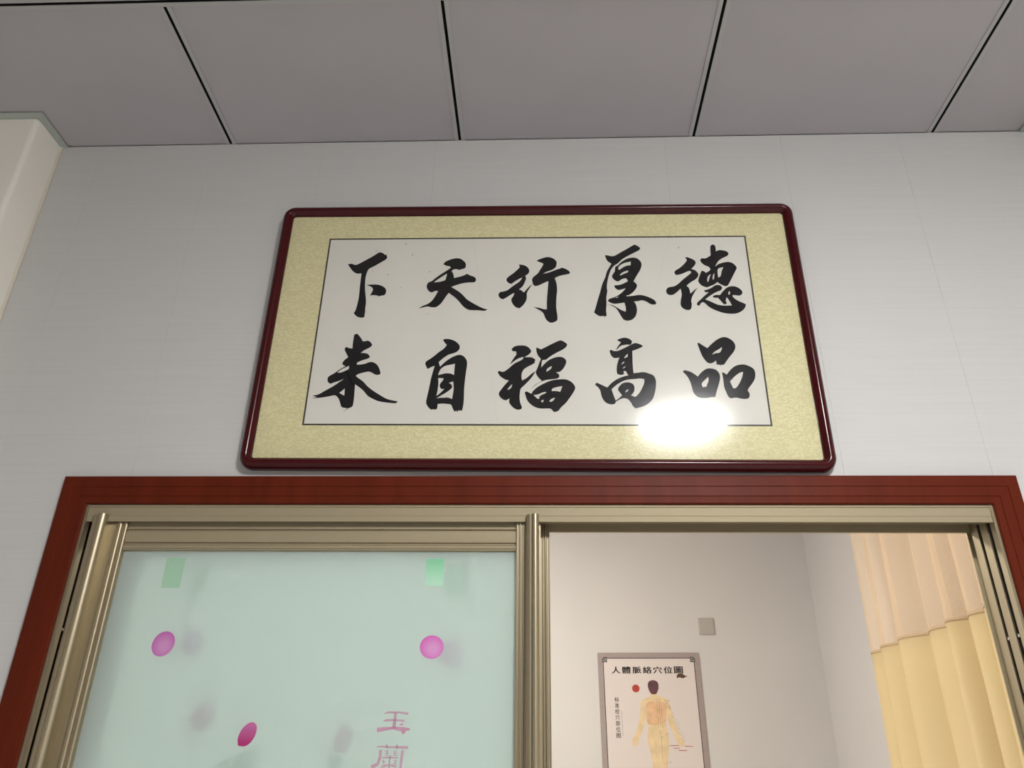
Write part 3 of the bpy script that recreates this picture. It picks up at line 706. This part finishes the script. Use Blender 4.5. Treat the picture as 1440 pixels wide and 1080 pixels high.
  [(3554,2874),(3578,2901),(3649,2843),(3757,2761),(3836,2843),(3973,2966),(4123,3038),(4228,3017),(4327,2934),(4368,2821),(4327,2688),(4214,2546),(4132,2435),(4071,2355),(4019,2355),(3998,2325),(3983,2355),(3922,2355),(3914,2455),(3848,2405),(3784,2385),(3716,2415),(3647,2526),(3605,2648)],
  [(3840,2597),(3900,2668),(3994,2729),(4077,2791),(4054,2709),(4003,2644),(3932,2638)],
  [(3178,2185),(3216,2221),(3336,2185),(3435,2116),(3492,2066),(3561,2155),(3674,2245),(3764,2265),(3884,2235),(3946,2155),(3961,2046),(3919,1889),(3861,1733),(3811,1579),(3734,1578),(3594,1559),(3458,1578),(3371,1675),(3346,1791),(3316,1948),(3257,2086)],
  [(3555,1889),(3614,1968),(3710,2060),(3710,1968),(3666,1870),(3643,1811),(3610,1830),(3581,1801)],
  [(4013,2175),(4067,2145),(4107,2110),(4178,2205),(4314,2324),(4476,2360),(4594,2324),(4691,2254),(4716,2145),(4687,2007),(4613,1889),(4542,1801),(4505,1734),(4536,1675),(4532,1598),(4486,1545),(4366,1541),(4249,1569),(4135,1554),(4081,1608),(4049,1714),(4024,1811),(4023,1968)],
  [(4160,1948),(4268,2066),(4383,2155),(4464,2179),(4423,2046),(4355,1909),(4274,1801),(4212,1782)],
 ],
}
SMUDGES = [(-3798,4834),(-3438,4732),(-2897,5292),(-3093,4376),(-3769,5401),(-3073,5602),(-2436,3664),(-2461,4805),(3337,5446)]
# poster figure, tenths of a millimetre from the sheet's upper left corner
FIGURE = [(2739,-2062),(2698,-2197),(2281,-2376),(2156,-2592),(2104,-3025),(2033,-3369),(1882,-3824),(1709,-4163),(1518,-4305),(1638,-4331),(1598,-4499),(1651,-4637),(1806,-4580),(1943,-4328),(2121,-3934),(2334,-3480),(2418,-3137),(2461,-3422),(2473,-3705),(2407,-4044),(2397,-4379),(2462,-4767),(2557,-5151),(2557,-5586),(2523,-6763),(2801,-6759),(2961,-5636),(2979,-5146),(3003,-5635),(3009,-6757),(3275,-6754),(3303,-5632),(3384,-5142),(3475,-4590),(3470,-4033),(3428,-3639),(3409,-3242),(3467,-3127),(3555,-3582),(3711,-3919),(3836,-4253),(3914,-4420),(3960,-4585),(4140,-4611),(4273,-4471),(4201,-4250),(4017,-3916),(3871,-3465),(3732,-2895),(3633,-2434),(3470,-2290),(3072,-2194),(3082,-2059)]
FIGURE_BACK = [(2456,-2560),(2899,-2440),(3450,-2551),(3485,-2897),(3421,-3242),(3379,-3470),(3064,-3586),(2482,-3564),(2418,-3137)]
RED_NOTES = [(3507,-4574,3963,-4558),(4262,-4599,4686,-4594),(3679,-4688,3999,-4696),(3943,-4795,4366,-4785)]

picture = empty('framed_calligraphy', (-0.0125, -0.001, 2.0735))
picture.rotation_euler = (0.0105, 0.006, 0)
tag(picture, 'maroon framed black brush calligraphy of ten characters hanging above the sliding door', 'picture')
PWD, PHT, PX, PB = 1.222, 0.675, -0.0015, -0.0085
def ring(d, h, r, n=10):
    x0, x1, z0, z1 = PX-PWD/2+d, PX+PWD/2-d, PB+d, PB+PHT-d
    pts = []
    for cx, cz, a0 in ((x1-r, z1-r, 0), (x0+r, z1-r, 90), (x0+r, z0+r, 180), (x1-r, z0+r, 270)):
        for i in range(n+1):
            a = math.radians(a0+90*i/n); pts.append((cx+r*math.cos(a), -h, cz+r*math.sin(a)))
    return pts
fprof = [(0.002,0.0),(0.0,0.003),(0.0,0.012),(0.0012,0.0175),(0.0042,0.0225),(0.0085,0.0258),(0.0130,0.0268),(0.0170,0.0256),(0.0198,0.0225),(0.0212,0.0190),(0.0225,0.0185),(0.0240,0.0160),(0.0245,0.0120),(0.0245,0.0)]
bm = bmesh.new(); rings = []
for d, h in fprof: rings.append([bm.verts.new(p) for p in ring(d, h, max(0.030-d, 0.007))])
for a, b in zip(rings, rings[1:]+rings[:1]):
    for i in range(len(a)): bm.faces.new((a[i], a[(i+1) % len(a)], b[(i+1) % len(b)], b[i]))
fr = obj('frame_moulding', bm, M['maroon'], picture, smooth=True); shade_auto(fr, 60)
ix0, ix1, iz0, iz1 = PX-PWD/2+0.018, PX+PWD/2-0.018, PB+0.018, PB+PHT-0.018
box('backing_board', (ix0, ix1, -0.006, -0.001, iz0, iz1), M['board'], picture)
PZ0, PZ1, PX0, PX1 = 0.0947, 0.5740, -0.4890, 0.4888
bm = bmesh.new()      # brocade mount with the window for the paper
add_prism(bm, [(ix0,iz0),(ix1,iz0),(ix1,PZ0),(ix0,PZ0)], -0.0105, -0.006, 'y'); add_prism(bm, [(ix0,PZ1),(ix1,PZ1),(ix1,iz1),(ix0,iz1)], -0.0105, -0.006, 'y')
add_prism(bm, [(ix0,PZ0),(PX0,PZ0),(PX0,PZ1),(ix0,PZ1)], -0.0105, -0.006, 'y'); add_prism(bm, [(PX1,PZ0),(ix1,PZ0),(ix1,PZ1),(PX1,PZ1)], -0.0105, -0.006, 'y')
obj('brocade_mount', bm, M['brocade'], picture)
paper = box('paper_sheet', (PX0, PX1, -0.0105, -0.006, PZ0, PZ1), M['paper'], picture)
bw = 0.0034
for d in ((PX0-bw, PX1+bw, PZ1, PZ1+bw), (PX0-bw, PX1+bw, PZ0-bw, PZ0), (PX0-bw, PX0, PZ0, PZ1), (PX1, PX1+bw, PZ0, PZ1)):
    box('border_line', (d[0], d[1], -0.0109, -0.0104, d[2], d[3]), M['line'], paper)
for key, loops in CALLIGRAPHY.items():
    lp = [[(p.x*1e-4, p.y*1e-4) for p in smooth_loop(l, 55, 3)] for l in loops]
    ink('brush_character', lp, M['ink'], paper, -0.0106, 0.0002)
for i, (x, z) in enumerate(SMUDGES):
    ink('ink_smudge', [ellipse(x*1e-4, z*1e-4, 0.0016+0.0012*(i % 3), 0.0012, 0.5*i, 12)], M['smudge'], paper, -0.0106, 0.0001)
box('glass_pane', (ix0, ix1, -0.0140, -0.0136, iz0, iz1), M['glass'], picture)

# ---------------------------------------------------------------- chart poster on the far wall
poster = empty('chart_poster', (0.3031, 2.944, 2.1295))
poster.rotation_euler = (0, -0.009, 0)
tag(poster, 'acupoint chart poster with a back view body and black title on the far wall', 'poster')
PSW, PSH = 0.546, 0.82
box('poster_sheet', (0, PSW, 0, 0.0052, -PSH, 0), M['poster_band'], poster)
fx0, fx1, fz0, fz1 = 0.0275, PSW-0.0275, -PSH+0.03, -0.0265
box('printed_field', (fx0, fx1, -0.0003, 0, fz0, fz1), M['poster'], poster)
cs = 0.021; lw = 0.0036
bm = bmesh.new()
for d in ((fx0+cs, fx1-cs, fz1-lw, fz1), (fx0+cs, fx1-cs, fz0, fz0+lw), (fx0, fx0+lw, fz0+cs, fz1-cs), (fx1-lw, fx1, fz0+cs, fz1-cs)):
    add_box(bm, d[0], d[1], -0.0006, -0.0003, d[2], d[3])
obj('border_line', bm, M['poster_black'], poster)
for sx, cx in ((1, fx0), (-1, fx1)):
    for sz, cz in ((-1, fz1), (1, fz0)):
        bm = bmesh.new()
        def bar(a0, a1, b0, b1):
            add_box(bm, *sorted((cx+sx*a0, cx+sx*a1)), -0.0006, -0.0003, *sorted((cz+sz*b0, cz+sz*b1)))
        bar(-0.002, 0.022, 0.0180, 0.0225); bar(0.0180, 0.0225, -0.002, 0.022)
        bar(0.004, 0.022, -0.004, 0.0004); bar(-0.004, 0.0004, 0.004, 0.022)
        bar(0.0030, 0.0072, -0.002, 0.015); bar(-0.002, 0.015, 0.0030, 0.0072)
        bar(0.006, 0.015, 0.0118, 0.0158); bar(0.0118, 0.0158, 0.006, 0.015)
        bar(0.0085, 0.0108, 0.0085, 0.0108)
        obj('corner_fret', bm, M['poster_black'], poster)
for i, chx in enumerate('人體脈絡穴位圖'):
    text('title_character', chx, M['poster_black'], poster, 0.0718+i*0.0556, -0.1065, 0.0475, 0.0355, -0.0003, bold=0.026)
for i, chx in enumerate('标准经穴部位图'):
    text('caption_character', chx, M['poster_black'], poster, 0.0795, -0.2485-i*0.0288, 0.0225, 0.0235, -0.0003, bold=0.012)
box('caption_rule', (0.1130, 0.1139, -0.0006, -0.0003, -0.414, -0.292), M['poster_black'], poster)
ink('round_seal', [ellipse(0.1954, -0.1816, 0.0200, 0.0195)], M['poster_red'], poster, -0.0003)
for k in range(3): box('seal_mark', (0.186, 0.205, -0.0007, -0.0005, -0.1735-k*0.008, -0.1715-k*0.008), M['poster_brown'], poster)
gourd = [(0.417,-0.128),(0.417,-0.120),(0.424,-0.109),(0.436,-0.1065),(0.449,-0.108),(0.458,-0.1165),(0.476,-0.120),(0.462,-0.125),(0.455,-0.1295),(0.442,-0.130),(0.434,-0.1265),(0.425,-0.1275),(0.4195,-0.132)]
ink('brown_emblem', [smooth_loop(gourd)], M['poster_brown'], poster, -0.0003)
ink('printed_body', [[(p.x*1e-4, p.y*1e-4) for p in smooth_loop(FIGURE, 75, 3)]], M['poster_skin'], poster, -0.0003)
ink('printed_torso', [[(p.x*1e-4, p.y*1e-4) for p in smooth_loop(FIGURE_BACK, 90, 3)]], M['poster_back'], poster, -0.0005)
headl = smooth_loop([(0.2600,-0.170),(0.2620,-0.154),(0.2720,-0.144),(0.2880,-0.1405),(0.3040,-0.144),(0.3150,-0.155),(0.3160,-0.172),(0.3140,-0.186),(0.3080,-0.198),(0.3020,-0.2075),(0.2880,-0.211),(0.2740,-0.207),(0.2670,-0.196),(0.2620,-0.184)])
ink('printed_hair', [headl], M['poster_hair'], poster, -0.0005)
random.seed(4)
bm = bmesh.new()
def pdot(x, z, s=0.0011): add_box(bm, x-s, x+s, -0.0010, -0.0007, z-s, z+s)
for x in (0.3010, 0.3120, 0.3210):
    for i in range(22): pdot(x+0.0003*i*(x-0.301)*10, -0.235-i*0.0064)
for i in range(26): pdot(0.333+0.035*random.random(), -0.235-0.05*random.random())
for i in range(30):
    t = i/29; pdot(0.362+t*0.068+random.uniform(-0.006,0.006), -0.262-t*0.175+random.uniform(-0.004,0.004))
for i in range(18): pdot(0.315+random.uniform(-0.012,0.03), -0.385-0.035*random.random())
for i in range(14): pdot(0.335+random.uniform(-0.01,0.016), -0.53-0.06*random.random())
obj('acupoint_marks', bm, M['poster_brown'], poster)['kind'] = 'stuff'
for x0, z0, x1, z1 in RED_NOTES: box('red_note', (x0*1e-4, x1*1e-4, -0.0010, -0.0007, z0*1e-4-0.0016, z0*1e-4+0.0010), M['poster_red'], poster)
box('leader_line', (0.3095, 0.3104, -0.0010, -0.0007, -0.52, -0.42), M['poster_brown'], poster)

# ---------------------------------------------------------------- blank wall plate
plate = empty('blank_wall_plate', (0.905, 2.95, 2.272))
tag(plate, 'small square blank plastic plate on the far wall near the poster corner', 'wall plate')
box('plate_cover', (-0.042, 0.042, -0.009, 0, -0.044, 0.044), M['white_plastic'], plate, bevel=0.003)
box('plate_face', (-0.036, 0.036, -0.0105, -0.009, -0.037, 0.037), M['white_plastic'], plate, bevel=0.001)

# ---------------------------------------------------------------- curtain on its track
trackbar = empty('curtain_track', (1.42, 0.2, 2.93)); tag(trackbar, 'white ceiling track carrying the yellow curtain', 'curtain track')
prism('rail', [(-0.012,0),(-0.004,0),(-0.004,0.004),(-0.009,0.004),(-0.009,0.016),(0.009,0.016),(0.009,0.004),(0.004,0.004),(0.004,0),(0.012,0),(0.012,0.02),(-0.012,0.02)], 0, 1.95, 'y', M['rail_white'], trackbar)
for k in range(4): box('hanger', (-0.006, 0.006, 0.1+k*0.58, 0.115+k*0.58, 0.02, H-2.93), M['rail_white'], trackbar)
curtain = empty('yellow_curtain', (1.405, 0.2, 0.0)); tag(curtain, 'yellow cloth curtain with a peach net top hanging beside the doorway', 'curtain')
random.seed(11)
LEN = 1.785; NP = 11
ph = [0.0]; amp = []
for i in range(NP): ph.append(ph[-1]+random.uniform(0.7,1.3)); amp.append(random.uniform(0.020,0.040))
tot = ph[-1]
def fold(s, z):
    """sideways offset of the cloth at s metres along the track, height z"""
    u = s/LEN*tot
    i = 0
    while i < NP-1 and u > ph[i+1]: i += 1
    t = (u-ph[i])/(ph[i+1]-ph[i])
    A = amp[i]*(0.75+0.25*max(0, (2.9-z))/1.4)
    return -A*math.sin(math.pi*t)**0.8*1.7 + 0.010*math.sin(u*0.9+z*1.1)*max(0, 2.4-z) + 0.003*math.sin(u*5.3+z*2)
def sheet(name, z0, z1, nz, material, off=0.0, thick=0.0012):
    bm = bmesh.new(); uvl = bm.loops.layers.uv.new('UVMap'); ns = 240
    grid = []
    arc = [0.0]
    for i in range(1, ns+1):
        s0, s1 = LEN*(i-1)/ns, LEN*i/ns
        arc.append(arc[-1]+math.hypot(s1-s0, fold(s1, 2.3)-fold(s0, 2.3)))
    for j in range(nz+1):
        z = z0+(z1-z0)*j/nz; row = []
        for i in range(ns+1):
            s = LEN*i/ns
            row.append(bm.verts.new((fold(s, z)+off, s, z)))
        grid.append(row)
    for j in range(nz):
        for i in range(ns):
            f = bm.faces.new((grid[j][i], grid[j][i+1], grid[j+1][i+1], grid[j+1][i]))
            for l, (a, b) in zip(f.loops, ((i,j),(i+1,j),(i+1,j+1),(i,j+1))): l[uvl].uv = (arc[a], z0+(z1-z0)*b/nz)
    o = obj(name, bm, material, curtain, smooth=True)
    if thick:
        sd = o.modifiers.new('thickness', 'SOLIDIFY'); sd.thickness = thick; sd.offset = 0
    return o
ZH = 1.995
sheet('cloth_drop', 0.12, ZH, 16, M['cloth'])
sheet('net_panel', ZH, 2.905, 10, M['net'], thick=0)
sheet('seam_tape', ZH-0.004, ZH+0.006, 1, M['hem'], off=-0.0022)
sheet('heading_tape', 2.895, 2.928, 1, M['rail_white'])
for k in range(16):
    s = LEN*(k+0.5)/16
    bm = bmesh.new(); bmesh.ops.create_cone(bm, cap_ends=True, segments=8, radius1=0.003, radius2=0.003, depth=0.02, matrix=Matrix.Translation((0.015, s, 2.932)))
    obj('glider', bm, M['rail_white'], curtain)

# ---------------------------------------------------------------- ceiling lamps (main one is mirrored in the picture glass)
def round_lamp(name, loc, rad, strength, col, label):
    e = empty(name+'_offscreen', loc); tag(e, label, 'ceiling lamp')
    def lathe(name, prof, material):
        bm = bmesh.new(); n = 48; rows = []
        for r, z in prof: rows.append([bm.verts.new((r*math.cos(2*math.pi*i/n), r*math.sin(2*math.pi*i/n), z)) for i in range(n)])
        for a, b in zip(rows, rows[1:]):
            for i in range(n): bm.faces.new((a[i], a[(i+1) % n], b[(i+1) % n], b[i]))
        bm.faces.new(rows[0]); bm.faces.new(rows[-1][::-1])
        return obj(name, bm, material, e, smooth=True)
    lathe('lamp_base', [(rad*1.03,0),(rad*1.03,-0.050),(rad*1.015,-0.054),(rad*0.9,-0.054)], M['lamp_body'])
    lathe(name+'_diffuser_offscreen', [(rad*0.985,-0.0545),(rad*0.985,-0.066),(rad*0.96,-0.077),(rad*0.88,-0.086),(rad*0.6,-0.094),(rad*0.3,-0.097),(0.004,-0.098)], emit('lit_diffuser', col, strength))
    return e
round_lamp('ceiling_lamp', (0.645, -1.80, H), 0.20, LAMP_MAIN, (1.0, 1.0, 0.99, 1), 'round white ceiling lamp whose reflection glows in the picture glass')
round_lamp('treatment_room_lamp', (-0.55, 1.35, H), 0.20, LAMP_INNER, (1.0, 0.95, 0.87, 1), 'round white ceiling lamp in the room beyond the doorway')
